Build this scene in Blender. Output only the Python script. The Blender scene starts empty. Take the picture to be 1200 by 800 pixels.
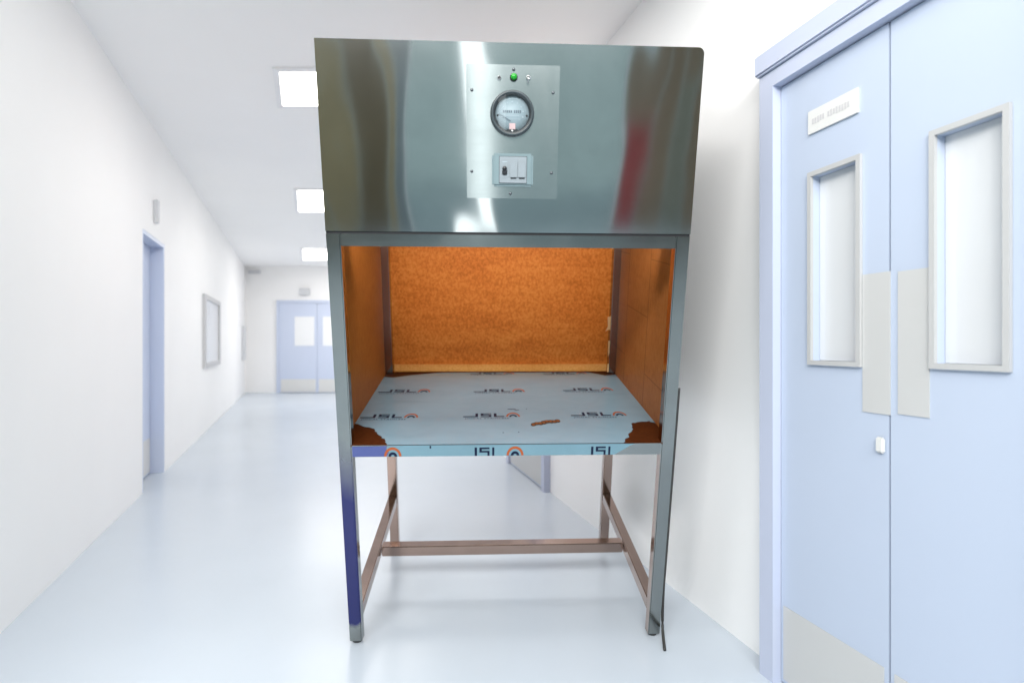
import bpy, bmesh, math, random
from mathutils import Matrix, Vector
random.seed(7)
scn = bpy.context.scene
COL = scn.collection

# ------------------------------------------------------------------ camera
F, PU, PV = 670.2, 600.0, 402.0          # focal length and principal point in photo pixels (1200x800)
HC = 1.084                               # camera height above the floor (m)
cam_d = bpy.data.cameras.new('camera')
cam = bpy.data.objects.new('camera', cam_d); COL.objects.link(cam)
cam.location = (0, 0, HC); cam.rotation_euler = (math.radians(90), 0, 0)
cam_d.sensor_fit = 'HORIZONTAL'; cam_d.sensor_width = 36.0
cam_d.lens = 36.0*F/1200.0
cam_d.shift_y = (PV-400.0)/1200.0
cam_d.clip_start = .05; cam_d.clip_end = 200
cam_d.dof.use_dof = True; cam_d.dof.focus_distance = 1.95; cam_d.dof.aperture_fstop = 2.0
scn.camera = cam

# ------------------------------------------------------------------ light around the open end of the corridor
w = bpy.data.worlds.new('World'); scn.world = w; w.use_nodes = True
bg = w.node_tree.nodes['Background']
bg.inputs[0].default_value = (.66, .92, .95, 1); bg.inputs[1].default_value = .52
LAMP_PANEL = 7.2       # radiance of the ceiling diffusers
LAMP_TUBE = 2.3        # radiance of the standing tube lamp behind the photographer

for lx, le in ((-1.15, 160), (.55, 130)):                  # two unseen fill lamps added high behind the photographer
    la = bpy.data.lights.new('added_fill_lamp', 'AREA'); la.shape = 'RECTANGLE'; la.size = 1.9; la.size_y = .7
    la.energy = le; la.color = (1, .985, .96)
    lo_ = bpy.data.objects.new('added_fill_lamp', la); COL.objects.link(lo_)
    lo_.location = (lx, -2.0, 3.1)
    lo_.rotation_euler = (Vector((.1, 2.3, 1.0))-Vector(lo_.location)).to_track_quat('-Z', 'Y').to_euler()

vs = scn.view_settings
scn.display_settings.display_device = 'sRGB'
vs.view_transform = 'Standard'; vs.look = 'None'; vs.exposure = 0.0; vs.gamma = 1.0; vs.use_curve_mapping = False
cy = scn.cycles
cy.max_bounces = 9; cy.diffuse_bounces = 7; cy.glossy_bounces = 5; cy.transparent_max_bounces = 12
cy.use_denoising = True; cy.sample_clamp_indirect = 8.0
cy.caustics_reflective = False; cy.caustics_refractive = False

# ------------------------------------------------------------------ materials
def mat(name, col, rough=.5, metal=0.0, spec=.5, **kw):
    m = bpy.data.materials.new(name); m.use_nodes = True
    b = m.node_tree.nodes['Principled BSDF']
    b.inputs['Base Color'].default_value = (*col, 1)
    b.inputs['Roughness'].default_value = rough
    b.inputs['Metallic'].default_value = metal
    b.inputs['Specular IOR Level'].default_value = spec
    for k, v in kw.items():
        b.inputs[k.replace('_', ' ')].default_value = v
    return m
class N:
    """small helper to wire nodes"""
    def __init__(s, m): s.m = m; s.t = m.node_tree; s.b = s.t.nodes['Principled BSDF']
    def new(s, typ, **kw):
        n = s.t.nodes.new('ShaderNode'+typ)
        for k, v in kw.items(): setattr(n, k, v)
        return n
    def link(s, a, b): s.t.links.new(a, b)
    def coords(s, scale=(1, 1, 1), rot=(0, 0, 0), kind='Object'):
        tc = s.new('TexCoord'); mp = s.new('Mapping'); s.link(tc.outputs[kind], mp.inputs[0])
        mp.inputs['Scale'].default_value = scale; mp.inputs['Rotation'].default_value = rot
        return mp.outputs[0]
    def noise(s, vec, scale, detail=4, rough=.55, dist=0):
        n = s.new('TexNoise'); s.link(vec, n.inputs['Vector'])
        n.inputs['Scale'].default_value = scale; n.inputs['Detail'].default_value = detail
        n.inputs['Roughness'].default_value = rough; n.inputs['Distortion'].default_value = dist
        return n.outputs['Fac']
    def ramp(s, fac, stops):
        r = s.new('ValToRGB'); s.link(fac, r.inputs[0]); e = r.color_ramp.elements
        while len(e) < len(stops): e.new(.5)
        for i, (p, c) in enumerate(stops):
            e[i].position = p; e[i].color = (*c, 1) if len(c) == 3 else c
        return r.outputs[0]
    def bump(s, h, strength, dist, prev=None):
        n = s.new('Bump'); s.link(h, n.inputs['Height'])
        n.inputs['Strength'].default_value = strength; n.inputs['Distance'].default_value = dist
        if prev: s.link(prev, n.inputs['Normal'])
        return n.outputs[0]
    def maprange(s, v, a, b, c, d):
        n = s.new('MapRange'); s.link(v, n.inputs[0])
        for i, x in enumerate((a, b, c, d)): n.inputs[i+1].default_value = x
        return n.outputs[0]
    def mix(s, fac, a, b):
        n = s.new('Mix', data_type='RGBA'); 
        s.link(fac, n.inputs[0])
        for i, x in ((6, a), (7, b)):
            if isinstance(x, tuple): n.inputs[i].default_value = (*x, 1)
            else: s.link(x, n.inputs[i])
        return n.outputs[2]

def paint(name, col, rough=.5, var=.03, spec=.4, bump=.0):
    m = mat(name, col, rough, 0, spec); n = N(m); v = n.coords()
    f = n.noise(v, 1.3, 5)
    n.link(n.ramp(f, [(.3, tuple(c*(1-var) for c in col)), (.7, tuple(min(.97, c*(1+var)) for c in col))]), n.b.inputs['Base Color'])
    if bump:
        n.link(n.bump(n.noise(v, 60, 3), bump, .002), n.b.inputs['Normal'])
    return m
M_WALL = paint('wall paint', (.90, .895, .89), .55, .012, .35, .05)
M_CEIL = paint('ceiling paint', (.94, .935, .93), .6, .01, .3)
M_FLOOR = paint('pale blue vinyl floor', (.54, .595, .66), .25, .02, .35)
M_DOOR = paint('pale blue door laminate', (.46, .52, .635), .32, .015, .35)
M_DOORF = paint('pale lilac door frame', (.49, .53, .655), .4, .015, .35)
M_DOORL = paint('pale lilac door laminate', (.575, .635, .775), .36, .015, .35)
M_PANEW = mat('bright frosted pane', (.84, .85, .86), .15)
M_PLATEW = mat('pale aluminium plate', (.68, .68, .67), .5, .1)
M_PLATE = mat('satin aluminium plate', (.54, .54, .535), .5, .1)
M_TRIM = mat('grey window trim', (.46, .46, .46), .5)
M_PANE = mat('frosted pane', (.62, .63, .645), .12, 0, .5)
M_TRIMW = mat('pale grey window trim', (.55, .55, .56), .5)
M_SIGN = mat('white sign', (.66, .66, .645), .5)
M_SIGNPRINT = mat('faded grey print', (.52, .51, .52), .6)
M_GREYBOX = mat('light grey plastic', (.62, .63, .65), .5)
M_LAMPFRAME = mat('lamp frame white', (.85, .85, .86), .4)
def emis(name, col, s):
    m = bpy.data.materials.new(name); m.use_nodes = True; t = m.node_tree
    t.nodes.clear(); e = t.nodes.new('ShaderNodeEmission'); o = t.nodes.new('ShaderNodeOutputMaterial')
    e.inputs[0].default_value = (*col, 1); e.inputs[1].default_value = s
    t.links.new(e.outputs[0], o.inputs[0]); return m
M_CFILL = emis('added chamber fill glow', (1, .95, .88), 60.0)  # glow of the added fill lamp in the chamber
M_TUBE = emis('lit tube', (.90, .99, 1), LAMP_TUBE)

def steel(name, col, rough, wave=.0, aniso=.0, streak=.25, streakdir='x', smudge=.10):
    """brushed stainless sheet: fine brush lines, soft dents, faint smears"""
    m = mat(name, col, rough, 1.0); n = N(m)
    sc = (1.2, 1.2, 260) if streakdir == 'x' else (260, 260, 1.2)
    brush = n.noise(n.coords(sc), 1.0, 3, .6)
    v = n.coords()
    smear = n.noise(n.coords((2.2, 2.2, .8)), 2.0, 6, .6, .4)
    r = n.maprange(brush, .25, .75, rough*(1-streak), rough*(1+streak))
    s2 = n.maprange(smear, .35, .7, -.5*smudge*rough*4, smudge*rough*4)
    a = n.new('Math', operation='ADD'); n.link(r, a.inputs[0]); n.link(s2, a.inputs[1])
    n.link(a.outputs[0], n.b.inputs['Roughness'])
    c2 = tuple(c*.86 for c in col)
    n.link(n.ramp(n.noise(v, 3.5, 6, .6, .3), [(.3, c2), (.65, col)]), n.b.inputs['Base Color'])
    nb = n.bump(brush, .012, .0006)
    if wave:
        lw = n.noise(n.coords((1.0, 1.0, .55)), 2.3, 1.5, .4, .25)
        nb = n.bump(lw, 1.0, wave, nb)
    n.link(nb, n.b.inputs['Normal'])
    if aniso:
        tg = n.new('Tangent', direction_type='UV_MAP'); 
        n.b.inputs['Anisotropic'].default_value = aniso; n.b.inputs['Anisotropic Rotation'].default_value = .25
        n.link(tg.outputs[0], n.b.inputs['Tangent'])
    return m
M_HOOD = steel('brushed stainless hood', (.60, .62, .62), .085, .014, .75, .04, 'x', .02)
M_PANELST = steel('brushed stainless control panel', (.56, .59, .59), .15, .002, .6, .07, 'x', .04)
M_FRAME = steel('stainless square tube', (.28, .30, .295), .17, .002, 0, .12, 'z')
M_FRAMEX = steel('stainless square tube level', (.28, .30, .295), .17, .002, 0, .12, 'x')
M_WARM = steel('stainless tube with painted brown reflection', (.40, .295, .25), .13, .002, 0, .10, 'x')  # brown tone is a warm floor reflection painted into the steel colour
M_DARKGAP = mat('dark gap', (.01, .01, .012), .6)
M_RUBBER = mat('black rubber', (.015, .015, .015), .55)
M_CABLE = mat('dark cable', (.03, .03, .028), .5)

def leg_film_mat():
    m = steel('square tube with indigo film', (.28, .30, .295), .17, .002, 0, .12, 'z'); n = N(m)
    base = n.b.inputs['Base Color'].links[0].from_socket
    tc = n.new('TexCoord'); sx = n.new('SeparateXYZ'); n.link(tc.outputs['Object'], sx.inputs[0])
    v = n.coords((14, 14, 3))
    ns = n.noise(v, 1.5, 4)
    z = n.new('Math', operation='MULTIPLY_ADD'); n.link(ns, z.inputs[0]); z.inputs[1].default_value = .12; n.link(sx.outputs[2], z.inputs[2])
    up = n.maprange(z.outputs[0], .62, .86, 1, 0); lo = n.maprange(z.outputs[0], .135, .155, 0, 1)  # soft upper fade of the film is a reflection painted into the colour
    k = n.new('Math', operation='MULTIPLY'); n.link(up, k.inputs[0]); n.link(lo, k.inputs[1])
    n.link(n.mix(k.outputs[0], base, (.014, .018, .105)), n.b.inputs['Base Color'])
    mt = n.maprange(k.outputs[0], 0, 1, 1, .25); n.link(mt, n.b.inputs['Metallic'])
    return m
M_LEGFILM = leg_film_mat()

def board(name, c1, c2, c3, grain=(1, 1, 1), rough=.5, lines=False, coat=0, spec=.12):
    m = mat(name, c2, rough, 0, spec); n = N(m)
    v = n.coords(grain)
    a = n.noise(v, 95, 3, .6); b = n.noise(n.coords((.6, .6, 2.2)), 7, 6, .65, .5)
    ad = n.new('Math', operation='MULTIPLY_ADD'); n.link(a, ad.inputs[0]); ad.inputs[1].default_value = .55
    bb = n.new('Math', operation='MULTIPLY'); n.link(b, bb.inputs[0]); bb.inputs[1].default_value = .45
    n.link(bb.outputs[0], ad.inputs[2])
    col = n.ramp(ad.outputs[0], [(.36, c1), (.5, c2), (.64, c3)])
    if lines:
        br = n.new('TexBrick'); n.link(n.coords((1, 1, 1), (math.radians(90), math.radians(31), math.radians(90))), br.inputs[0])
        br.inputs['Scale'].default_value = 3.1; br.inputs['Mortar Size'].default_value = .010; br.inputs['Mortar Smooth'].default_value = .6
        br.inputs['Brick Width'].default_value = 1.4; br.inputs['Row Height'].default_value = .52
        n.link(n.maprange(br.outputs['Fac'], 0, 1, 0, .45), n.new('Math').inputs[0])
        f = n.maprange(br.outputs['Fac'], 0, 1, 0, .5)
        col = n.mix(f, col, tuple(x*.35 for x in c1))
    n.link(col, n.b.inputs['Base Color'])
    n.b.inputs['Coat Weight'].default_value = coat; n.b.inputs['Coat Roughness'].default_value = .25
    n.link(n.bump(a, .15, .001), n.b.inputs['Normal'])
    return m
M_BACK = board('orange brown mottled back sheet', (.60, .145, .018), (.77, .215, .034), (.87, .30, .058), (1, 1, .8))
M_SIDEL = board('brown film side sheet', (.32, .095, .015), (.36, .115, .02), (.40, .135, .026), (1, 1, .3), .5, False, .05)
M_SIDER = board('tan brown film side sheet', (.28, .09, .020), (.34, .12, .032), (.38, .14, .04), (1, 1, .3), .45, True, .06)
M_STRIP = board('pale orange strip', (.74, .30, .07), (.84, .38, .10), (.90, .45, .14))
M_FLAP = mat('torn pale film edge', (.88, .55, .25), .5)
M_BROWN = board('dark brown under film', (.042, .010, .003), (.06, .015, .004), (.08, .022, .006), (1, 1, 1), .45)
def film_mat(name, col, rough):
    m = mat(name, col, rough, 0, .5); n = N(m); v = n.coords((1, 1.6, 1))
    f = n.noise(v, 5, 5, .6, .6)
    n.link(n.ramp(f, [(.3, tuple(c*.93 for c in col)), (.7, tuple(min(1, c*1.05) for c in col))]), n.b.inputs['Base Color'])
    n.link(n.bump(n.noise(n.coords((1, .5, 1)), 3, 1, .4, 0), .05, .002), n.b.inputs['Normal'])
    return m
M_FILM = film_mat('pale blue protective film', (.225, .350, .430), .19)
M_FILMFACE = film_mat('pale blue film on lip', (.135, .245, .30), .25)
M_INDIGO = film_mat('indigo film', (.06, .08, .24), .35)
M_NAVY = mat('navy print', (.006, .012, .035), .5, 0, .15)
M_ORANGEP = mat('orange print', (.34, .085, .03), .5, 0, .15)
M_GREYP = mat('grey blue fine print', (.04, .06, .10), .5, 0, .15)
M_STAIN = mat('brown smudge', (.24, .075, .02), .6)
M_STAIND = mat('dark smudge rim', (.055, .025, .015), .6)
M_BEZEL = mat('charcoal bezel', (.030, .043, .05), .35)
M_BLACK = mat('black plastic', (.008, .010, .014), .35)
M_DIAL = mat('white gauge dial', (.27, .35, .39), .5)
M_DIALP = mat('dial print', (.10, .14, .17), .6)
M_DIALF = mat('faint dial print', (.34, .42, .47), .6)
M_PINK = mat('pale red dial label', (.50, .36, .37), .5)
M_GREEN = mat('green lamp lens', (.004, .26, .012), .2, 0, .5)
M_CHROME = mat('polished chrome', (.75, .77, .78), .12, 1)
M_DKMETAL = mat('dark screw', (.10, .11, .12), .35, 1)
M_SWPLATE = mat('silver grey switch plate', (.20, .27, .29), .3, .25)
M_SWWHITE = mat('white switch module', (.23, .265, .29), .4)
def glass_mat():
    m = bpy.data.materials.new('thin clear cover'); m.use_nodes = True; t = m.node_tree; t.nodes.clear()
    o = t.nodes.new('ShaderNodeOutputMaterial'); mx = t.nodes.new('ShaderNodeMixShader')
    tr = t.nodes.new('ShaderNodeBsdfTransparent'); gl = t.nodes.new('ShaderNodeBsdfGlossy'); gl.inputs['Roughness'].default_value = .04
    mx.inputs[0].default_value = .07
    t.links.new(tr.outputs[0], mx.inputs[1]); t.links.new(gl.outputs[0], mx.inputs[2]); t.links.new(mx.outputs[0], o.inputs[0]); return m
M_GLASS = glass_mat()

# ------------------------------------------------------------------ mesh helpers
def link(name, me, m=None, parent=None):
    o = bpy.data.objects.new(name, me); COL.objects.link(o)
    if m is not None:
        for x in (m if isinstance(m, (list, tuple)) else [m]): me.materials.append(x)
    if parent: o.parent = parent
    return o
def from_bm(name, bm, m, parent=None, smooth=False):
    me = bpy.data.meshes.new(name); bm.normal_update(); bm.to_mesh(me); bm.free()
    if smooth:
        for p in me.polygons: p.use_smooth = True
    return link(name, me, m, parent)
def bm_box(bm, lo, hi, mi=0):
    vs = [bm.verts.new((x, y, z)) for z in (lo[2], hi[2]) for y in (lo[1], hi[1]) for x in (lo[0], hi[0])]
    fs = []
    for q in ((0, 2, 3, 1), (4, 5, 7, 6), (0, 1, 5, 4), (2, 6, 7, 3), (0, 4, 6, 2), (1, 3, 7, 5)):
        f = bm.faces.new([vs[i] for i in q]); f.material_index = mi; fs.append(f)
    return vs, fs
def box(name, lo, hi, m, parent=None, bev=0.0, seg=2, uv=False):
    bm = bmesh.new(); bm_box(bm, lo, hi)
    if bev: bmesh.ops.bevel(bm, geom=bm.edges[:], offset=bev, segments=seg, affect='EDGES')
    if uv:
        L = bm.loops.layers.uv.new('UVMap')
        for f in bm.faces:
            for l in f.loops: l[L].uv = (l.vert.co.x, l.vert.co.z)
    return from_bm(name, bm, m, parent)
def poly(name, pts, thick, m, parent, axis='z', at=0.0):
    """flat sheet of real thickness from a 2-D outline: axis z -> (x,y) outline at height at; axis y -> (x,z) outline facing -y"""
    bm = bmesh.new()
    P = (lambda a, b, d: (a, b, at+d)) if axis == 'z' else (lambda a, b, d: (a, at-d, b))
    top = [bm.verts.new(P(a, b, thick)) for a, b in pts]; bot = [bm.verts.new(P(a, b, 0)) for a, b in pts]
    bm.faces.new(top); bm.faces.new(bot[::-1]); n = len(pts)
    for i in range(n): bm.faces.new((top[i], bot[i], bot[(i+1) % n], top[(i+1) % n]))
    bmesh.ops.recalc_face_normals(bm, faces=bm.faces[:])
    bmesh.ops.triangulate(bm, faces=[f for f in bm.faces if len(f.verts) > 4])
    return from_bm(name, bm, m, parent)
def lathe_y(name, c, prof, m, parent, seg=40, smooth=True, mats=None):
    """rings round an axis along -y through c=(x,z); prof = [(radius, depth towards viewer)]"""
    bm = bmesh.new(); rings = []
    for r, d in prof:
        rings.append([bm.verts.new((c[0]+r*math.cos(2*math.pi*k/seg), -d, c[1]+r*math.sin(2*math.pi*k/seg))) for k in range(seg)] if r > 1e-6
                     else [bm.verts.new((c[0], -d, c[1]))])
    for i in range(len(rings)-1):
        a, b = rings[i], rings[i+1]
        for k in range(seg):
            k2 = (k+1) % seg
            vv = [a[k % len(a)], a[k2 % len(a)], b[k2 % len(b)], b[k % len(b)]]
            u = []
            for x in vv:
                if x not in u: u.append(x)
            if len(u) > 2: bm.faces.new(u)
    bmesh.ops.recalc_face_normals(bm, faces=bm.faces[:])
    o = from_bm(name, bm, m, parent, smooth)
    return o
def tube(name, pts, r, m, parent, seg=8):
    bm = bmesh.new(); rings = []
    pts = [Vector(p) for p in pts]
    for i, p in enumerate(pts):
        d = (pts[min(i+1, len(pts)-1)]-pts[max(i-1, 0)]).normalized()
        a = d.orthogonal().normalized() if abs(d.z) < .9 else d.cross(Vector((0, 1, 0))).normalized(); b = d.cross(a)
        rings.append([bm.verts.new(p+r*(math.cos(2*math.pi*k/seg)*a+math.sin(2*math.pi*k/seg)*b)) for k in range(seg)])
    for i in range(len(rings)-1):
        for k in range(seg): bm.faces.new((rings[i][k], rings[i][(k+1) % seg], rings[i+1][(k+1) % seg], rings[i+1][k]))
    bm.faces.new(rings[0][::-1]); bm.faces.new(rings[-1])
    bmesh.ops.recalc_face_normals(bm, faces=bm.faces[:])
    return from_bm(name, bm, m, parent, True)
def tag(o, label, cat, group=None):
    o['label'] = label; o['category'] = cat
    if group: o['group'] = group
    return o
def empty(name, matrix):
    o = bpy.data.objects.new(name, None); COL.objects.link(o); o.empty_display_size = .2
    o.matrix_world = matrix; return o
def struct(o): o['kind'] = 'structure'; return o

# ------------------------------------------------------------------ corridor: pixels of the photo -> floor and wall planes
def floor_pt(u, v):
    d = F*HC/(v-PV); return Vector(((u-PU)/F*d, d, 0))
class Wall:
    """vertical plane through two floor points; s runs away from the camera along it, n points into the corridor"""
    def __init__(s, a, b, inward):
        s.a = a; s.t = (b-a).normalized(); s.n = Vector((-s.t.y, s.t.x, 0))
        if s.n.dot(inward) < 0: s.n = -s.n
    def at(s, u, v, off=0.0):
        r = Vector(((u-PU)/F, 1, -(v-PV)/F)); c = Vector((0, 0, HC)); o = s.a+s.n*off
        k = (o-c).dot(s.n)/r.dot(s.n); p = c+r*k
        return (p-s.a).dot(s.t), p.z
    def matrix(s, s0=0):
        x = s.t; y = -s.n; z = Vector((0, 0, 1))
        if x.cross(y).dot(z) < 0: x = -x
        m = Matrix((x, y, z)).transposed().to_4x4(); m.translation = s.a+s.t*s0; return m, (1 if x == s.t else -1)
CEIL = HC+1.68
Y0 = .75                                                    # the corridor mouth, beside the photographer
LW = Wall(floor_pt(0, 742), floor_pt(287, 460), Vector((1, 0, 0)))
RW = Wall(floor_pt(893, 770), floor_pt(716, 632), Vector((-1, 0, 0)))
YE = F*HC/(460-PV)                                          # end wall

struct(box('floor', (-9, -7, -.2), (9, YE+.6, 0), M_FLOOR))
def s_at_y(W_, y): return (y-W_.a.y)/W_.t.y
def wallbox(name, W_, s0, s1, z0, z1, o0, o1, m, parent=None, bev=0):
    """box in wall coordinates: along s, height z, from offset o0 to o1 (positive = into the corridor)"""
    mt, sg = W_.matrix()
    lo = (min(s0*sg, s1*sg), min(-o0, -o1), z0); hi = (max(s0*sg, s1*sg), max(-o0, -o1), z1)
    o = box(name, lo, hi, m, None, bev)
    o.matrix_world = mt
    if parent:
        o.parent = parent; o.matrix_parent_inverse = parent.matrix_world.inverted()
    return o
# left wall with a recessed doorway
sl0, sl1 = s_at_y(LW, Y0), s_at_y(LW, YE+.3)
sdn = LW.at(167, 500)[0]; sdf = LW.at(193, 500)[0]; zl = LW.at(180, 277)[1]
lw = struct(wallbox('wall_left', LW, sl0, sdn, 0, CEIL, 0, -.25, M_WALL))
struct(wallbox('wall_left_beyond_door', LW, sdf, sl1, 0, CEIL, 0, -.25, M_WALL))
struct(wallbox('wall_left_over_door', LW, sdn, sdf, zl, CEIL, 0, -.25, M_WALL))
# right wall
sr0, sr1 = s_at_y(RW, Y0-.25), s_at_y(RW, YE+.3)
struct(wallbox('wall_right', RW, sr0, sr1, 0, CEIL, 0, -.25, M_WALL))
struct(box('wall_end', (-9, YE, 0), (1, YE+.2, CEIL), M_WALL))
struct(box('ceiling', (-9, Y0, CEIL), (3.2, YE+.2, CEIL+.2), M_CEIL))

# ------------------------------------------------------------------ ceiling lights
def ceiling_light(x0, x1, y0, y1, label, slope, k=1.0):
    t = empty('ceiling_light', Matrix.Translation(((x0+x1)/2, (y0+y1)/2, CEIL)))
    hx, hy = (x1-x0)/2, (y1-y0)/2
    def sheared(o):
        for v in o.data.vertices: v.co.x += slope*v.co.y
        return o
    f = bmesh.new()
    for lo, hi in (((-hx-.04, -hy-.04), (-hx, hy+.04)), ((hx, -hy-.04), (hx+.04, hy+.04)), ((-hx, -hy-.04), (hx, -hy)), ((-hx, hy), (hx, hy+.04))):
        bm_box(f, (*lo, -.014), (*hi, .0))
    sheared(from_bm('frame', f, M_LAMPFRAME, t))
    sheared(box('diffuser', (-hx, -hy, -.012), (hx, hy, -.004), emis('lit diffuser', (1, .965, .925), LAMP_PANEL*k), t))
    tag(t, label, 'ceiling light', 'ceiling lights along the corridor')
def cl(v0, v1, u0, width, label, k):
    d0 = F*(CEIL-HC)/(PV-v0); d1 = F*(CEIL-HC)/(PV-v1); x = (u0-PU)/F*d0
    ceiling_light(x, x+width, d0, d1, label, -.36, k)
cl(82, 122, 310, 1.7, 'largest white ceiling light panel, nearest, beside the top of the steel hood', 1.3)
cl(222, 247, 329, 1.5, 'second white ceiling light panel, partly behind the steel hood', .9)
cl(291, 304, 339, 1.7, 'farthest white ceiling light panel, close to the end wall', 1.1)
ceiling_light(-1.2, .5, .85, 1.60, 'unseen white ceiling light panel added above the photographer', -.3, .62)  # out-of-view panel added to brighten the near end

# ------------------------------------------------------------------ big double door on the right
def rdoor():
    root = empty('double_door', Matrix.Translation(RW.a))
    S = lambda u, off=.02: RW.at(u, 400, off)[0]
    Z = lambda u, v, off=.02: RW.at(u, v, off)[1]
    sA = S(893, .06); sB = S(921, .02); sC = S(1050); wleaf = sB-sC; sD = sC-wleaf
    ztop = Z(921, 103)
    fr = bmesh.new()
    mt, sg = RW.matrix()
    def addb(bm, s0, s1, z0, z1, o0, o1):
        bm_box(bm, (min(s0*sg, s1*sg), min(-o0, -o1), z0), (max(s0*sg, s1*sg), max(-o0, -o1), z1))
    addb(fr, sA, sB, 0, ztop, .001, .07); addb(fr, sD, sD-(sA-sB), 0, ztop, .001, .07); addb(fr, sA, sD-(sA-sB), ztop, ztop+.05, .001, .07)
    o = from_bm('door_frame', fr, M_DOORF); o.matrix_world = mt; o.parent = root; o.matrix_parent_inverse = root.matrix_world.inverted()
    wallbox('top_trim', RW, sA+.01, sD-(sA-sB)-.01, ztop+.052, ztop+.12, .001, .085, M_DOORF, root, .006)
    g = .003
    def window(leaf, s0, s1, zt, zb):
        m = bmesh.new(); t = .0135
        addb(m, s0, s0-t, zb, zt, .0403, .050); addb(m, s1+t, s1, zb, zt, .0403, .050)
        addb(m, s0-t, s1+t, zt-t, zt, .0403, .050); addb(m, s0-t, s1+t, zb, zb+t, .0403, .050)
        f = from_bm('window_frame', m, M_TRIM); f.matrix_world = mt; f.parent = leaf; f.matrix_parent_inverse = leaf.matrix_world.inverted()
        wallbox('window_pane', RW, s0-t, s1+t, zb+t, zt-t, .010, .016, M_PANE, leaf)
    def leaf(s0, s1, win, push, kick_top):
        # the leaf is four boards round the window opening so that the pane sits back in it
        tt = .0125; zt, zb = win[2]-tt, win[3]+tt; a0, a1 = win[0]-tt, win[1]+tt; m = bmesh.new()
        addb(m, s0, a0, .008, ztop-.004, .002, .040); addb(m, a1, s1, .008, ztop-.004, .002, .040)
        addb(m, a0, a1, zt, ztop-.004, .002, .040); addb(m, a0, a1, .008, zb, .002, .040)
        bmesh.ops.remove_doubles(m, verts=m.verts[:], dist=1e-5)
        L = from_bm('door_leaf', m, M_DOOR); L.matrix_world = mt; L.parent = root; L.matrix_parent_inverse = root.matrix_world.inverted()
        window(L, *win)
        wallbox('push_plate', RW, *push, .0405, .0425, M_PLATE, L)
        wallbox('kick_plate', RW, s0-.012, s1+.012, .02, kick_top, .0405, .0425, M_PLATE, L)
        return L
    o_ = .04
    kt = Z(922, 711, o_)
    w1 = (S(949, o_), S(1011, o_), (Z(949, 203, o_)+Z(1010, 181, o_))/2, (Z(949, 427, o_)+Z(1010, 430, o_))/2)
    w2 = (S(1092, o_), S(1187, o_), (Z(1092, 152, o_)+Z(1187, 123, o_))/2, (Z(1092, 431, o_)+Z(1187, 437, o_))/2)
    p1 = (S(1011.5, o_), S(1044, o_), Z(1027, 484, o_), Z(1027, 320, o_)); p2 = (S(1053, o_), S(1090, o_), Z(1070, 487, o_), Z(1070, 316, o_))
    L1 = leaf(sB-g, sC+g, w1, p1, kt); L2 = leaf(sC-g, sD+g, w2, p2, kt)
    # lock escutcheon
    s, z = RW.at(1034, 521, o_)
    wallbox('lock', RW, s+.012, s-.012, z-.02, z+.02, .0405, .052, M_SIGN, L1, .004)
    # name plate
    s0, s1 = S(949, o_), S(1007, o_); zt = (Z(949, 130, o_)+Z(1007, 105, o_))/2; zb = (Z(949, 156, o_)+Z(1007, 135, o_))/2
    wallbox('sign_plate', RW, s0, s1, zb, zt, .0405, .0465, M_SIGN, L1)
    pr = bmesh.new(); W_ = s0-s1; zc = (zt+zb)/2; h = (zt-zb)*.15
    x = .09
    for wl in (5, 8):                                  # two illegible words
        for k in range(wl):
            addb(pr, s0-W_*x, s0-W_*(x+.042), zc-h*random.uniform(.7, 1), zc+h*random.uniform(.7, 1), .0467, .0472); x += .056
        x += .05
    o = from_bm('sign_print', pr, M_SIGNPRINT); o.matrix_world = mt; o.parent = L1; o.matrix_parent_inverse = L1.matrix_world.inverted()
    tag(root, 'large pale blue double door with two tall windows at the right', 'door')
rdoor()

# ------------------------------------------------------------------ second right-hand door, seen under the shelf
def rdoor_far():
    root = empty('side_door', Matrix.Translation(RW.a))
    S = lambda u, off=.02: RW.at(u, 560, off)[0]
    s0, s1 = S(642), S(597)
    m = bmesh.new(); mt, sg = RW.matrix()
    def addb(bm, a, b, z0, z1, o0, o1): bm_box(bm, (min(a*sg, b*sg), min(-o0, -o1), z0), (max(a*sg, b*sg), max(-o0, -o1), z1))
    addb(m, s0, s0+.07, 0, 1.98, .001, .05); addb(m, s1-.07, s1, 0, 1.98, .001, .05); addb(m, s0, s1, 1.98, 2.04, .001, .05)
    o = from_bm('door_frame', m, M_DOORF); o.matrix_world = mt; o.parent = root; o.matrix_parent_inverse = root.matrix_world.inverted()
    L = wallbox('door_leaf', RW, s0+.073, s1-.073, .008, 1.977, .002, .03, M_DOOR, root)
    wallbox('kick_plate', RW, s0+.09, s1-.09, .02, .30, .0305, .0325, M_PLATE, L)
    tag(root, 'pale blue side door glimpsed under the shelf, behind the stand', 'door')
rdoor_far()

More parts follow.
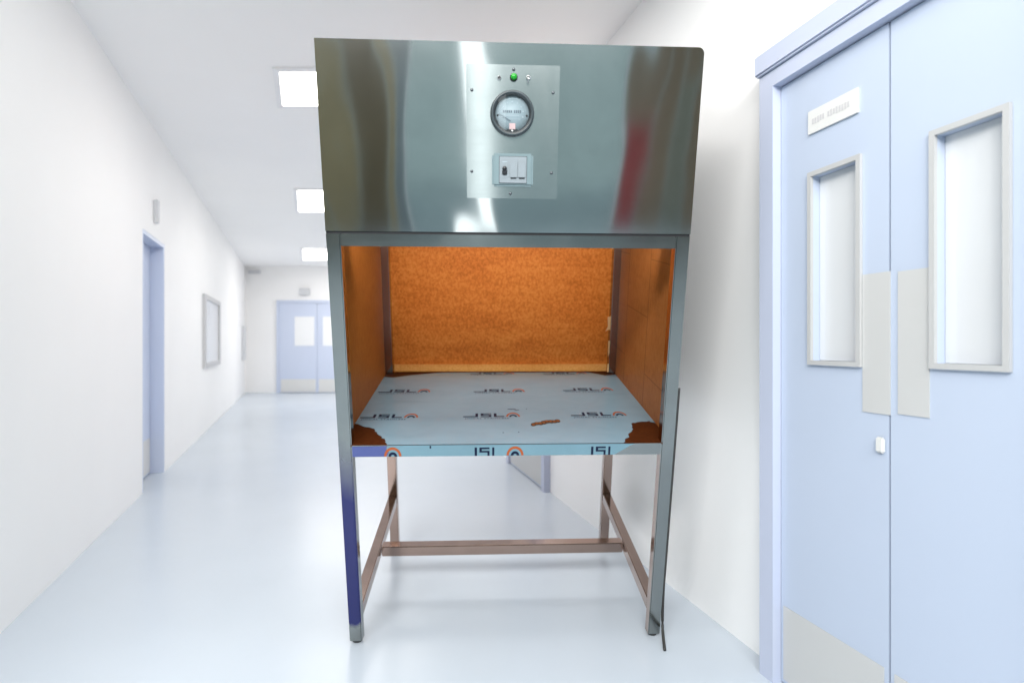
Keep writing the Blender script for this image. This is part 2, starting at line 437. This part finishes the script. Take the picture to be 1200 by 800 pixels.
# ------------------------------------------------------------------ recessed door on the left
def ldoor():
    root = empty('recessed_door', Matrix.Translation(LW.a))
    m = bmesh.new(); mt, sg = LW.matrix()
    def addb(bm, a, b, z0, z1, o0, o1): bm_box(bm, (min(a*sg, b*sg), min(-o0, -o1), z0), (max(a*sg, b*sg), max(-o0, -o1), z1))
    addb(m, sdn+.001, sdn+.03, 0, zl-.03, -.24, -.002); addb(m, sdf-.03, sdf-.001, 0, zl-.03, -.24, -.002); addb(m, sdn+.001, sdf-.001, zl-.03, zl-.001, -.24, -.002)
    o = from_bm('door_frame', m, M_DOORL); o.matrix_world = mt; o.parent = root; o.matrix_parent_inverse = root.matrix_world.inverted()
    L = wallbox('door_leaf', LW, sdn+.032, sdf-.032, .008, zl-.033, -.14, -.10, M_DOORL, root)
    sm = (sdn+sdf)/2
    wallbox('window_pane', LW, sdn+.15, sdf-.35, 1.0, 1.55, -.0995, -.096, M_PANEW, L)
    wallbox('kick_plate', LW, sdn+.05, sdf-.05, .02, .30, -.0995, -.0975, M_PLATEW, L)
    tag(root, 'narrow view of a pale blue door set back in the left wall', 'door')
    s, z = LW.at(181, 248)
    o = wallbox('door_sign', LW, s-.03, s+.03, z-.09, z+.09, .001, .03, M_GREYBOX, None, .004)
    tag(o, 'small grey sign projecting above the recessed door in the left wall', 'sign')
    # framed wall window farther along
    wn = empty('wall_window', Matrix.Translation(LW.a))
    s0 = LW.at(237, 390)[0]; s1 = LW.at(255.5, 390)[0]; zt = (LW.at(237, 346)[1]+LW.at(255, 352)[1])/2; zb = (LW.at(237, 431)[1]+LW.at(255, 427)[1])/2
    m = bmesh.new(); t = .055
    addb(m, s0, s0+t*2, zb, zt, .001, .035); addb(m, s1-t*2, s1, zb, zt, .001, .035); addb(m, s0+t*2, s1-t*2, zt-t, zt, .001, .035); addb(m, s0+t*2, s1-t*2, zb, zb+t, .001, .035)
    o = from_bm('frame', m, M_TRIMW); o.matrix_world = mt; o.parent = wn; o.matrix_parent_inverse = wn.matrix_world.inverted()
    wallbox('pane', LW, s0+t*2, s1-t*2, zb+t, zt-t, .001, .012, M_PANEW, wn)
    tag(wn, 'grey framed window on the left wall beyond the recessed door', 'window')
    s, z0 = LW.at(284, 422); z1 = LW.at(284, 382)[1]
    o = wallbox('wall_rail', LW, s-.12, s+.12, z0, z1, .001, .06, M_GREYBOX, None, .01)
    tag(o, 'slim grey upright guard on the left wall at the far corner', 'guard')
ldoor()

# ------------------------------------------------------------------ double door in the end wall
def edoor():
    Xf = lambda u: (u-PU)/F*YE
    Zf = lambda v: HC-(v-PV)/F*YE
    root = empty('end_door', Matrix.Translation((Xf(372), YE, 0)))
    ox = Xf(372)
    m = bmesh.new(); x0, x1 = Xf(325)-ox, Xf(420)-ox; zt = Zf(352); d = -.05
    bm_box(m, (x0, d, 0), (x0+.06, -.001, zt)); bm_box(m, (x1-.06, d, 0), (x1, -.001, zt)); bm_box(m, (x0+.06, d, zt-.06), (x1-.06, -.001, zt))
    from_bm('door_frame', m, M_DOORL, root)
    mid = (x0+x1)/2
    for a, b, wu in ((x0+.062, mid-.003, (346, 369)), (mid+.003, x1-.062, (379, 402))):
        L = box('door_leaf', (a, -.035, .008), (b, -.002, zt-.063), M_DOORL, root)
        wa, wb = Xf(wu[0])-ox, Xf(wu[1])-ox
        box('window_pane', (wa, -.041, Zf(405)), (wb, -.0355, Zf(371)), M_PANEW, L)
        box('kick_plate', (a+.03, -.039, .02), (b-.03, -.0355, Zf(444)), M_PLATEW, L)
    tag(root, 'far pale blue double door with small windows in the end wall', 'door')
    o = box('exit_sign', (Xf(352), YE-.08, Zf(346)), (Xf(364), YE-.001, Zf(338)), M_GREYBOX, None, .01)
    tag(o, 'tiny grey sign box above the far door in the end wall', 'sign')
    o = box('wall_vent', (Xf(292), YE-.06, Zf(321)), (Xf(306), YE-.001, Zf(317)), M_GREYBOX, None, .008)
    tag(o, 'small pale grille high on the end wall', 'vent')
edoor()

# ------------------------------------------------------------------ the cabinet: pose recovered from the photograph
MR = Matrix(((0.9989, -0.0458, 0.0103), (0.0469, 0.9751, -0.2169), (-0.0001, 0.2172, 0.9761)))
CC = Vector((-.0788, -1.8023, 1.5118))
W, T, H, H1, H2, HS, HL, DEP = 1.132, .044, 2.0, 1.4614, 1.4159, .7634, .7223, .911
m4 = MR.to_4x4(); q = MR.to_quaternion().normalized(); m4 = q.to_matrix().to_4x4(); m4.translation = q @ (-CC) + Vector((0, 0, HC))
CAB = empty('laminar_flow_cabinet', m4)
tag(CAB, 'stainless steel laminar flow cabinet with open orange brown work chamber on a stand', 'cabinet')
Rm = m4.to_3x3()
def floorZ(x, y, h=0.0):
    """local z at which the vertical tube at (x, y) reaches height h above the floor"""
    return (h-m4.translation.z-Rm[2][0]*x-Rm[2][1]*y)/Rm[2][2]
hw = W/2
def leg(x0, x1, y0, y1, ztop, m, mside=None, h=.0):
    bm = bmesh.new(); vs_, fs = bm_box(bm, (x0, y0, 0), (x1, y1, ztop))
    for v in vs_:
        if v.co.z < .01: v.co.z = floorZ(v.co.x, v.co.y, h)
    ms = [m]
    if mside:
        ms.append(mside)
        for f in fs: f.material_index = 1 if abs(f.normal.x if f.normal.length else 0) > .5 else 0
        bm.normal_update()
        for f in bm.faces: f.material_index = 1 if abs(f.normal.x) > .7 else 0
    bmesh.ops.bevel(bm, geom=[e for e in bm.edges if abs((e.verts[0].co-e.verts[1].co).normalized().z) > .9], offset=.0035, segments=2, affect='EDGES')
    return from_bm('leg', bm, ms, CAB)
def foot(x, y, r, h):
    """dark levelling foot that stands flat on the floor"""
    bm = bmesh.new(); n = 20; rings = []
    for hh, rr in ((.0, r*.82), (.006, r), (h*.7, r), (h+.006, r*.8)):
        rings.append([bm.verts.new((x+rr*math.cos(2*math.pi*k/n), y+rr*math.sin(2*math.pi*k/n),
                     floorZ(x+rr*math.cos(2*math.pi*k/n), y+rr*math.sin(2*math.pi*k/n), hh+.0005))) for k in range(n)])
    for a, b in zip(rings, rings[1:]):
        for k in range(n): bm.faces.new((a[k], a[(k+1) % n], b[(k+1) % n], b[k]))
    bm.faces.new(rings[0][::-1]); bm.faces.new(rings[-1])
    return from_bm('foot', bm, M_RUBBER, CAB, False)
leg(-hw, -hw+T, 0, T, H1-.008, M_LEGFILM, M_FRAME, .012)
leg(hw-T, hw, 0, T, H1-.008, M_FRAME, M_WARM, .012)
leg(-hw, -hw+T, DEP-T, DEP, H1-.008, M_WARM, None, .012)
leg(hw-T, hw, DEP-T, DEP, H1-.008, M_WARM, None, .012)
for x in (-hw+T/2, hw-T/2):
    for y in (T/2, DEP-T/2): foot(x, y, .019, .014)
# frame rails
e = .0008
box('front_rail', (-hw+T+e, .001, H2), (hw-T-e, T, H1-.008), M_FRAMEX, CAB, .002)
for s in (-1, 1):
    xa, xb = (-hw, -hw+T) if s < 0 else (hw-T, hw)
    box('side_rail', (xa+.001, T+e, H2), (xb-.001, DEP-T-e, H1-.008), M_FRAME, CAB, .002)
    box('shelf_side_rail', (xa+.001, T+e, HL), (xb-.001, DEP-T-e, HS-.006), M_FRAME, CAB, .002)
    # low stretchers
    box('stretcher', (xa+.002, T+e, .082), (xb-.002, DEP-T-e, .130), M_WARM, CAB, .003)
box('rear_rail', (-hw+T+e, DEP-T+.001, H2), (hw-T-e, DEP-.001, H1-.008), M_FRAME, CAB, .002)
box('shelf_rear_rail', (-hw+T+e, DEP-T+.001, HL), (hw-T-e, DEP-.001, HS-.006), M_FRAME, CAB, .002)
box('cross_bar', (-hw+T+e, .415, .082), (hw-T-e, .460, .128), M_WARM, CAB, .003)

# chamber sheets
box('back_panel', (-hw+.012, DEP+.001, HS-.04), (hw-.012, DEP+.012, H1), M_BACK, CAB)
box('back_strip', (-hw+T+.003, DEP-.007, HS+.0045), (hw-T-.003, DEP+.0005, HS+.040), M_STRIP, CAB, .002)
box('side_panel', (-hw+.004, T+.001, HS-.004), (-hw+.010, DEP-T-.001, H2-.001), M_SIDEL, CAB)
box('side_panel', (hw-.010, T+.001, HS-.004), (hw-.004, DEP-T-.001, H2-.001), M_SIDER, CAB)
box('side_skin', (-hw+.001, T+.001, HS-.004), (-hw+.0035, DEP-T-.001, H2-.001), M_FRAME, CAB)
box('side_skin', (hw-.0035, T+.001, HS-.004), (hw-.001, DEP-T-.001, H2-.001), M_FRAME, CAB)
box('chamber_ceiling', (-hw+T+.001, T+.001, H1-.03), (hw-T-.001, DEP-T-.001, H1-.006), M_FRAME, CAB)
# added fill lamp hidden behind the front rail, shielded to brighten the back sheet
CL = box('added_chamber_lamp', (-.46, .20, 1.4095), (.46, .235, 1.4305), M_LAMPFRAME, CAB, .002)
box('added_lamp_shield', (-.47, .185, 1.4070), (.47, .1995, 1.4305), M_LAMPFRAME, CL)
box('added_lamp_shield', (-.47, .20, 1.4070), (.47, .245, 1.4090), M_LAMPFRAME, CL)
box('added_fill_tube', (-.45, .2355, 1.4100), (.45, .244, 1.4300), M_CFILL, CL)
# torn film edges at the right rear post
def flap(pts): poly('torn_film', pts, .0012, M_FLAP, CAB, 'y', DEP-T-.0005)
xr = hw-T
flap([(xr-.030, 1.416), (xr-.002, 1.416), (xr-.001, 1.372), (xr-.009, 1.366), (xr-.014, 1.385)])
flap([(xr-.016, 1.045), (xr-.001, 1.050), (xr-.001, .985), (xr-.013, .983), (xr-.024, .976), (xr-.013, 1.0)])
flap([(xr-.008, .93), (xr, .93), (xr, .87), (xr-.005, .85), (xr-.007, .88)])
flap([(xr-.006, .815), (xr, .815), (xr, .775), (xr-.008, .775)])

# shelf: brown plate, pale blue film torn at both front corners
sh = box('shelf', (-hw+.004, .002, HS-.006), (hw-.004, DEP+.001, HS), M_BROWN, CAB)
# notch for the posts is hidden by the posts themselves
x0, x1 = -hw+.011, hw-.011
def jag(a, b, n, amp):
    out = []
    for i in range(1, n):
        t = i/n; out.append((a[0]+(b[0]-a[0])*t+random.uniform(-amp, amp), a[1]+(b[1]-a[1])*t+random.uniform(-amp, amp)))
    return out
L_t = [(x0, .205), (-.526, .180), (-.478, .153), (-.457, .104), (-.422, .056), (-.405, .003)]
R_t = [(.392, .003), (.424, .070), (.456, .127), (.472, .195), (.5368, .212), (x1, .186)]
def chain(ps):
    out = []
    for a, b in zip(ps, ps[1:]): out += [a]+jag(a, b, 5, .006)
    return out+[ps[-1]]
film_pts = chain(L_t[::-1]) + [(x0, DEP-.085), (-.509, DEP-.10), (-.42, DEP-.055), (-.29, DEP-.012), (.425, DEP-.012), (.50, DEP-.075), (x1, DEP-.06)] + chain(R_t[::-1])
film = poly('protective_film', film_pts, .0012, M_FILM, sh, 'z', HS+.0003)
# front lip of the shelf with film, indigo end and bare steel end
lip = box('shelf_lip', (-hw+T+e, -.0005, HL), (hw-T-e, .0015, HS-.0005), M_FRAME, CAB)
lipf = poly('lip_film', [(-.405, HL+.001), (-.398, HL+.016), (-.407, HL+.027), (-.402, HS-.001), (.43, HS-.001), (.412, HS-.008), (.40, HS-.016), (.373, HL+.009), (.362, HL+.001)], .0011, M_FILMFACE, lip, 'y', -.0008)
poly('lip_film_end', [(-hw+T+.002, HL+.001), (-.4065, HL+.001), (-.400, HL+.016), (-.409, HL+.027), (-.405, HS-.003), (-hw+T+.002, HS-.004)], .0011, M_INDIGO, lip, 'y', -.0008)

# ------------------------------------------------------------------ print on the film
def ring(bm, cx, cyy, r0, r1, a0, a1, mi, asp=1.0, n=16):
    pr = None
    for k in range(n+1):
        a = a0+(a1-a0)*k/n
        v0 = bm.verts.new((cx+r0*math.cos(a), cyy+asp*r0*math.sin(a), 0)); v1 = bm.verts.new((cx+r1*math.cos(a), cyy+asp*r1*math.sin(a), 0))
        if pr: f = bm.faces.new((pr[0], pr[1], v1, v0)); f.material_index = mi
        pr = (v0, v1)
def rect(bm, a, b, c, d, mi, sk=0.0):
    f = bm.faces.new([bm.verts.new((x+sk*y, y, 0)) for x, y in ((a, b), (c, b), (c, d), (a, d))]); f.material_index = mi
def font_into(bm, txt, x, y, size, mi):
    cu = bpy.data.curves.new('print_text', 'FONT'); cu.body = txt; cu.size = size; cu.resolution_u = 2; cu.offset = .0004; cu.space_character = 1.25
    o = bpy.data.objects.new('print_text', cu); COL.objects.link(o)
    dg = bpy.context.evaluated_depsgraph_get(); me = o.evaluated_get(dg).to_mesh()
    n0 = len(bm.verts); b2 = bmesh.new(); b2.from_mesh(me)
    mp = {}
    for v in b2.verts: mp[v] = bm.verts.new((v.co.x+x, v.co.y+y, 0))
    for f in b2.faces:
        g = bm.faces.new([mp[v] for v in f.verts]); g.material_index = mi
    b2.free(); bpy.data.objects.remove(o); bpy.data.curves.remove(cu)
def logo_mesh(full=True):
    """JSL word mark with two arcs; x 0..0.21, letters .04 high"""
    bm = bmesh.new(); h = .040; t = .0085; pi = math.pi
    if full:
        rect(bm, -.004, 0, .052, .0095, 0); rect(bm, .042, .0095, .052, h, 0)                   # J with its long tail
        rect(bm, .062, 0, .103, t, 0); rect(bm, .062, .5*h-t/2, .103, .5*h+t/2, 0); rect(bm, .062, h-t, .103, h, 0)
        rect(bm, .062, .5*h+t/2, .072, h-t, 0); rect(bm, .093, t, .103, .5*h-t/2, 0)       # S
        rect(bm, .113, 0, .152, .0095, 0); rect(bm, .113, .0095, .123, h, 0)                 # L with its long foot
        ring(bm, .186, .0, .020, .027, 0.05, pi-.05, 1, 1.75); ring(bm, .186, .0, .008, .015, 0, pi, 0, 1.6)
        font_into(bm, 'JINDAL STAINLESS', .004, -.021, .0165, 2)
    else:
        rect(bm, .0, .0, .008, .030, 0); rect(bm, .016, .024, .050, .030, 0); rect(bm, .016, .012, .050, .018, 0)
        rect(bm, .016, .018, .024, .024, 0); rect(bm, .043, .0, .050, .012, 0); rect(bm, .059, .0, .066, .030, 0)
    me = bpy.data.meshes.new('printed_logo'); bm.to_mesh(me); bm.free()
    for x in (M_NAVY, M_ORANGEP, M_GREYP): me.materials.append(x)
    return me
LM = logo_mesh(True); LM2 = logo_mesh(False)
zf = HS+.0015+.0006
def put(me, x, y, sx=1.0, sy=1.0, parent=film):
    o = bpy.data.objects.new('printed_logo', me); COL.objects.link(o); o.parent = parent
    o.location = (x, y, zf); o.scale = (sx, sy, 1); return o
k = 1.0
for x, y in ((-.545, .258), (-.158, .262), (.255, .268)): put(LM, x, y, 1.0, 1.0)
for x, y in ((-.535, .578), (-.125, .578), (.268, .590)): put(LM, x, y, 1.03, 1.0)
for x, y in ((-.150, .862), (.205, .862)): put(LM, x, y, 1.0, .75)
# lip print: letters and arcs cut by the lower edge
def put_lip(me, x, z):
    o = bpy.data.objects.new('printed_logo', me); COL.objects.link(o); o.parent = lipf
    o.location = (x, -.0008-.0011-.0006, z); o.rotation_euler = (math.radians(90), 0, 0); return o
put_lip(LM2, -.114, HL+.001); put_lip(LM2, .280, HL+.001)
def arcs():
    bm = bmesh.new(); ring(bm, 0, 0, .021, .029, .03, math.pi-.03, 1, 1.15); ring(bm, 0, 0, .006, .0145, 0, math.pi, 0, 1.1)
    me = bpy.data.meshes.new('printed_arcs'); bm.to_mesh(me); bm.free(); me.materials.append(M_NAVY); me.materials.append(M_ORANGEP); return me
AM = arcs()
for x in (-.387, .022): put_lip(AM, x, HL+.001).name = 'printed_arcs'
# brown rubbed mark and small scribbles
def blob(name, pts, r, m, z):
    bm = bmesh.new()
    for (x, y) in pts:
        n = 9; vv = [bm.verts.new((x+r*random.uniform(.8, 1.2)*math.cos(2*math.pi*k/n), y+r*1.6*random.uniform(.8, 1.2)*math.sin(2*math.pi*k/n), z)) for k in range(n)]
        bm.faces.new(vv); z += .00001
    return from_bm(name, bm, m, film)
sp = [(.098+.0135*i, .186+.0036*i+random.uniform(-.010, .010)) for i in range(8)]
blob('smudge_rim', sp, .0115, M_STAIND, zf); blob('smudge', [(a, b+.001) for a, b in sp], .0062, M_STAIN, zf+.0004)
for ps in ([(.012+i*.004, .352) for i in range(8)], [(.04+i*.004, .340) for i in range(4)], [(.085, .352)], [(-.015, .100)], [(.04, .105)]): blob('pen_mark', ps, .0028, M_GREYP, zf)
poly('lip_spot', [(-.264, HS-.012), (-.259, HS-.012), (-.259, HS-.003), (-.264, HS-.003)], .0004, M_NAVY, lip, 'y', -.0021)

# ------------------------------------------------------------------ hood
hood = empty('hood', Matrix()); hood.parent = CAB
hood.matrix_local = Matrix()
def hood_front():
    bm = bmesh.new(); r = .018; pts = [(-hw+.0005, H1), (hw-.0005, H1)]
    for k in range(7): a = k/6*math.pi/2; pts.append((hw-.0005-r+r*math.cos(a), H-r+r*math.sin(a)))
    pts += [(-hw+.0005, H)]
    o = poly('front_sheet', pts, .002, M_HOOD, hood, 'y', 0)
    me = o.data; uvl = me.uv_layers.new(name='UVMap')
    for l in me.loops: c = me.vertices[l.vertex_index].co; uvl.data[l.index].uv = (c.x, c.z)
    return o
hood_front()
box('side_sheet', (-hw, .0006, H1), (-hw+.002, DEP, H-.0004), M_HOOD, hood, 0, 2, True)
box('side_sheet', (hw-.002, .0006, H1), (hw, DEP, H-.019), M_HOOD, hood, 0, 2, True)
box('top_sheet', (-hw+.0025, .0008, H-.003), (hw-.019, DEP, H-.0008), M_HOOD, hood, 0, 2, True)
box('rear_sheet', (-hw+.0025, DEP-.002, H1), (hw-.0025, DEP-.0002, H-.0035), M_HOOD, hood, 0, 2, True)
box('shadow_gap', (-hw+.001, .003, H1-.0078), (hw-.001, T-.004, H1-.0002), M_DARKGAP, hood)

# control panel
CP = box('control_panel', (-.134, -.0038, 1.564), (.140, -.0022, 1.941), M_PANELST, CAB, 0, 2, True)
for x, z in ((-.1177, 1.870), (.1213, 1.867), (-.1189, 1.6415), (.1219, 1.640), (.0044, 1.928), (-.0021, 1.578)):
    lathe_y('screw', (x, z), [(.0046, .0038), (.0046, .0052), (.0034, .0064), (0, .0068)], M_DKMETAL, CP, 14)
# pressure gauge
gx, gz, R = .001, 1.806, .0650
G = empty('pressure_gauge', Matrix.Translation((gx, 0, gz))); G.parent = CAB
def gl(name, c, prof, m, seg=48): return lathe_y(name, c, prof, m, G, seg)
gl('bezel', (0, 0), [(R, .0038), (R, .012), (R*.985, .0185), (R*.94, .0215), (R*.87, .022), (R*.845, .019)], M_BEZEL)
gl('inner_ring', (0, 0), [(R*.846, .0195), (R*.80, .019), (R*.76, .008)], M_BLACK)
gl('dial', (0, 0), [(R*.80, .0065), (R*.80, .0082), (0, .0084)], M_DIAL)
gl('cover_glass', (0, 0), [(R*.845, .0196), (R*.5, .0206), (0, .0209)], M_GLASS)
def dial_print():
    bm = bmesh.new(); mi = 0
    def seg(a0, a1, r0, r1, m):
        ring(bm, 0, 0, r0, r1, a0, a1, m, 1, 3)
    # tick marks round the upper arc
    for i in range(41):
        a = math.radians(200-220*i/40); ln = .07 if i % 5 == 0 else .04
        seg(a-.008, a+.008, R*(.62-ln/2), R*.62, 1)
    ring(bm, 0, 0, R*.62, R*.628, math.radians(-20), math.radians(200), 1, 1, 40)
    for i in range(9):                                     # scale figures (too small to read)
        a = math.radians(196-212*i/8); x, y = R*.50*math.cos(a), R*.50*math.sin(a); rect(bm, x-.0018, y-.0018, x+.0018, y+.0018, 1)
    x = -R*.42
    for wl, hh in ((5, .0034), (4, .0042)):                # two bold words, not legible in the photograph
        for j in range(wl):
            rect(bm, x, R*.09-hh, x+R*.065, R*.09+hh, 0); x += R*.088
        x += R*.05
    for i in range(12): rect(bm, -R*.34+i*R*.055, -R*.10, -R*.34+i*R*.055+R*.04, -R*.065, 1)
    for i in range(8): rect(bm, -R*.24+i*R*.06, R*.68, -R*.24+i*R*.06+R*.042, R*.715, 0)
    for i in range(14): rect(bm, -R*.4+i*R*.055, -R*.24, -R*.4+i*R*.055+R*.04, -R*.215, 1)
    me = bpy.data.meshes.new('dial_print'); bm.to_mesh(me); bm.free()
    o = link('dial_print', me, [M_DIALP, M_DIALF], G); o.location = (0, -.0092, 0); o.rotation_euler = (math.radians(90), 0, 0)
dial_print()
for sx in (-1, 1): gl('dial_screw', (sx*R*.66, -R*.08), [(.0030, .0084), (.0030, .0095), (0, .0105)], M_BLACK, 12)
poly('dial_label', [(-.0085, -.0475), (.0095, -.0475), (.0095, -.0265), (-.0085, -.0265)], .0006, M_PINK, G, 'y', -.0088)
poly('needle', [(-.0405, -.0010), (-.0400, -.0002), (-.004, -.0195), (-.0055, -.0215)], .0008, M_DIALP, G, 'y', -.0115)
poly('stop_bracket', [(-.022, -.0545), (.022, -.0545), (.016, -.0440), (-.014, -.0440)], .004, M_BLACK, G, 'y', -.009)
for s in (-1, 1):
    pts = [(s*.056, -.0165), (s*.044, -.019), (s*.040, -.032), (s*.030, -.042), (s*.036, -.047), (s*.054, -.025)]
    poly('corner_bracket', pts if s > 0 else pts[::-1], .004, M_BLACK, G, 'y', -.009)
lathe_y('zero_screw', (0, -.049), [(.004, .013), (.004, .0145), (0, .015)], M_CHROME, G, 14)
# green lamp and two small knobs
IL = lathe_y('indicator_lamp', (.0047, 1.9065), [(.0115, .0038), (.0115, .0075), (.0095, .0085)], M_BLACK, CAB, 28)
lathe_y('lens', (.0047, 1.9075), [(.0094, .0082), (.0092, .0120), (.0068, .0152), (.003, .0166), (0, .0168)], M_GREEN, IL, 28)
KN = lathe_y('port_nut', (-.0378, 1.904), [(.0062, .0038), (.0062, .009), (.0048, .010)], M_CHROME, CAB, 6)
lathe_y('port', (-.0378, 1.904), [(.0047, .0099), (.0030, .0096), (0, .0070)], M_BLACK, KN, 16)
TG = lathe_y('toggle_nut', (.0473, 1.906), [(.0068, .0038), (.0068, .008), (.005, .0092)], M_CHROME, CAB, 20)
tube('toggle_lever', [(.0473, -.008, 1.906), (.0473, -.016, 1.903), (.0473, -.024, 1.8985)], .0030, M_CHROME, TG, 10)
# switch plate
SP = box('switch_plate', (-.0580, -.0140, 1.5985), (.0657, -.0039, 1.694), M_SWPLATE, CAB, .006, 4)
box('module_seam', (-.0372, -.0150, 1.6073), (.0467, -.0141, 1.6857), M_BEZEL, SP)
MO = box('switch_module', (-.036, -.0165, 1.6085), (.0455, -.0151, 1.6845), M_SWWHITE, SP, .0008)
MO2 = box('module_bar', (-.036, -.0180, 1.6085), (.0455, -.01655, 1.6155), M_SWWHITE, SP, .0005)
box('rocker', (-.005, -.0195, 1.6245), (.0185, -.0166, 1.6695), M_SWWHITE, SP, .001)
box('rocker', (.0195, -.0195, 1.6245), (.0430, -.0166, 1.6695), M_SWWHITE, SP, .001)
for a, b in ((-.002, .0145), (.0225, .040)): box('rocker_gap', (a, -.0178, 1.6208), (b, -.0166, 1.6237), M_BLACK, SP)
box('breaker_recess', (-.0305, -.0172, 1.6225), (-.0115, -.0166, 1.6735), M_SWWHITE, SP, .0002)
lathe_y('breaker_toggle', (-.0205, 1.6500), [(.0070, .0172), (.0066, .0230), (.0050, .0245), (0, .025)], M_BLACK, SP, 20)
box('breaker_toggle_base', (-.0278, -.0225, 1.6318), (-.0132, -.01725, 1.6460), M_BLACK, SP, .002)
box('breaker_print', (-.0275, -.01735, 1.6690), (-.0125, -.01722, 1.6705), M_DIALF, SP)

# mains cable hanging down the right side
def onX(u, v, X):
    r = Rm.transposed() @ Vector(((u-PU)/F, 1, -(v-PV)/F)); k = (X-CC.x)/r.x; return CC+r*k
def onY(u, v, Y):
    r = Rm.transposed() @ Vector(((u-PU)/F, 1, -(v-PV)/F)); k = (Y-CC.y)/r.y; return CC+r*k
cp = [Vector((hw+.005, .012, onY(790, v, .01).z)) for v in (455, 490, 540, 600, 655, 690)]+[Vector((hw+.0085, .002, onY(780, 733, .0).z))]
end = Rm.transposed() @ (Vector(floor_pt(779, 763))+Vector((0, 0, .006))-m4.translation)
cp.append(end)
# smooth the run
fine = []
for i in range(len(cp)-1):
    p0 = cp[max(i-1, 0)]; p1 = cp[i]; p2 = cp[i+1]; p3 = cp[min(i+2, len(cp)-1)]
    for j in range(6):
        t = j/6; fine.append(.5*((2*p1)+(p2-p0)*t+(2*p0-5*p1+4*p2-p3)*t*t+(3*p1-p0-3*p2+p3)*t**3))
fine.append(cp[-1])
tube('power_cable', fine, .0055, M_CABLE, CAB)

# ------------------------------------------------------------------ what stands behind the photographer and shows in the steel
nrm = Rm @ Vector((0, -1, 0))
def mirror(u, v, y):
    """where the sight line through photo pixel (u, v), mirrored in the hood front, meets the plane world y = y"""
    c = Vector((0, 0, HC)); r = Vector(((u-PU)/F, 1, -(v-PV)/F)); p0 = m4 @ Vector((0, 0, 1.7))
    k = (p0-c).dot(nrm)/r.dot(nrm); p = c+r*k; r2 = r-2*r.dot(nrm)*nrm
    return p+r2*((y-p.y)/r2.y)
YB = -3.6
def plank_mat(name, c1, c2):
    return board(name, c1, tuple((a+b)/2 for a, b in zip(c1, c2)), c2, (.4, .4, .1), .6)
M_OLIVE = plank_mat('olive brown board', (.14, .10, .05), (.19, .14, .08))
M_KHAKI = plank_mat('khaki board', (.35, .26, .135), (.42, .33, .185))
M_REDC = plank_mat('red cloth', (.42, .045, .05), (.5, .08, .08))
M_BRN = plank_mat('dull brown board', (.30, .205, .14), (.38, .27, .19))
M_GREYB = plank_mat('grey brown board', (.28, .265, .21), (.34, .32, .26))
M_WHITEB = plank_mat('white painted post', (.80, .80, .80), (.86, .86, .86))
M_SLATE = plank_mat('slate grey board', (.20, .24, .26), (.27, .31, .33))
def screen(ua, ub, m, z0, z1, yy, name='partition_board'):
    a, b = mirror(ua, 160, yy).x, mirror(ub, 160, yy).x
    return struct(box(name, (min(a, b), yy-.04, z0), (max(a, b), yy, z1), m, None, .01))
ZT = 3.0
for ua, ub, m in ((260, 376, M_KHAKI), (378, 398, M_KHAKI), (400, 436, M_OLIVE), (438, 452, M_KHAKI), (454, 473, M_SLATE)):
    screen(ua, ub, m, 0, ZT, YB)
screen(473.5, 478, M_WHITEB, 0, ZT, YB); screen(742, 746.5, M_WHITEB, 0, ZT, YB)
screen(748, 768, M_REDC, 0, 1.35, YB, 'partition_cloth'); screen(748, 768, M_BRN, 1.36, ZT, YB)
screen(770, 792, M_BRN, 0, ZT, YB); screen(794, 812, M_GREYB, 0, 1.7, YB); screen(794, 812, M_BRN, 1.71, ZT, YB); screen(814, 960, M_BRN, 0, ZT, YB)
tp = mirror(563, 160, YB+.4)
tl = empty('tube_lamp', Matrix.Translation((tp.x, tp.y, 0)))
box('base', (-.16, -.16, .001), (.16, .16, .03), M_GREYBOX, tl, .006)
box('housing', (-.14, -.05, .031), (.14, .0, 2.6), M_GREYBOX, tl, .006)
box('diffuser', (-.115, .001, .10), (.115, .03, 2.55), M_TUBE, tl, .01)
tag(tl, 'tall lit tube lamp seen as the bright streak in the steel hood', 'lamp')
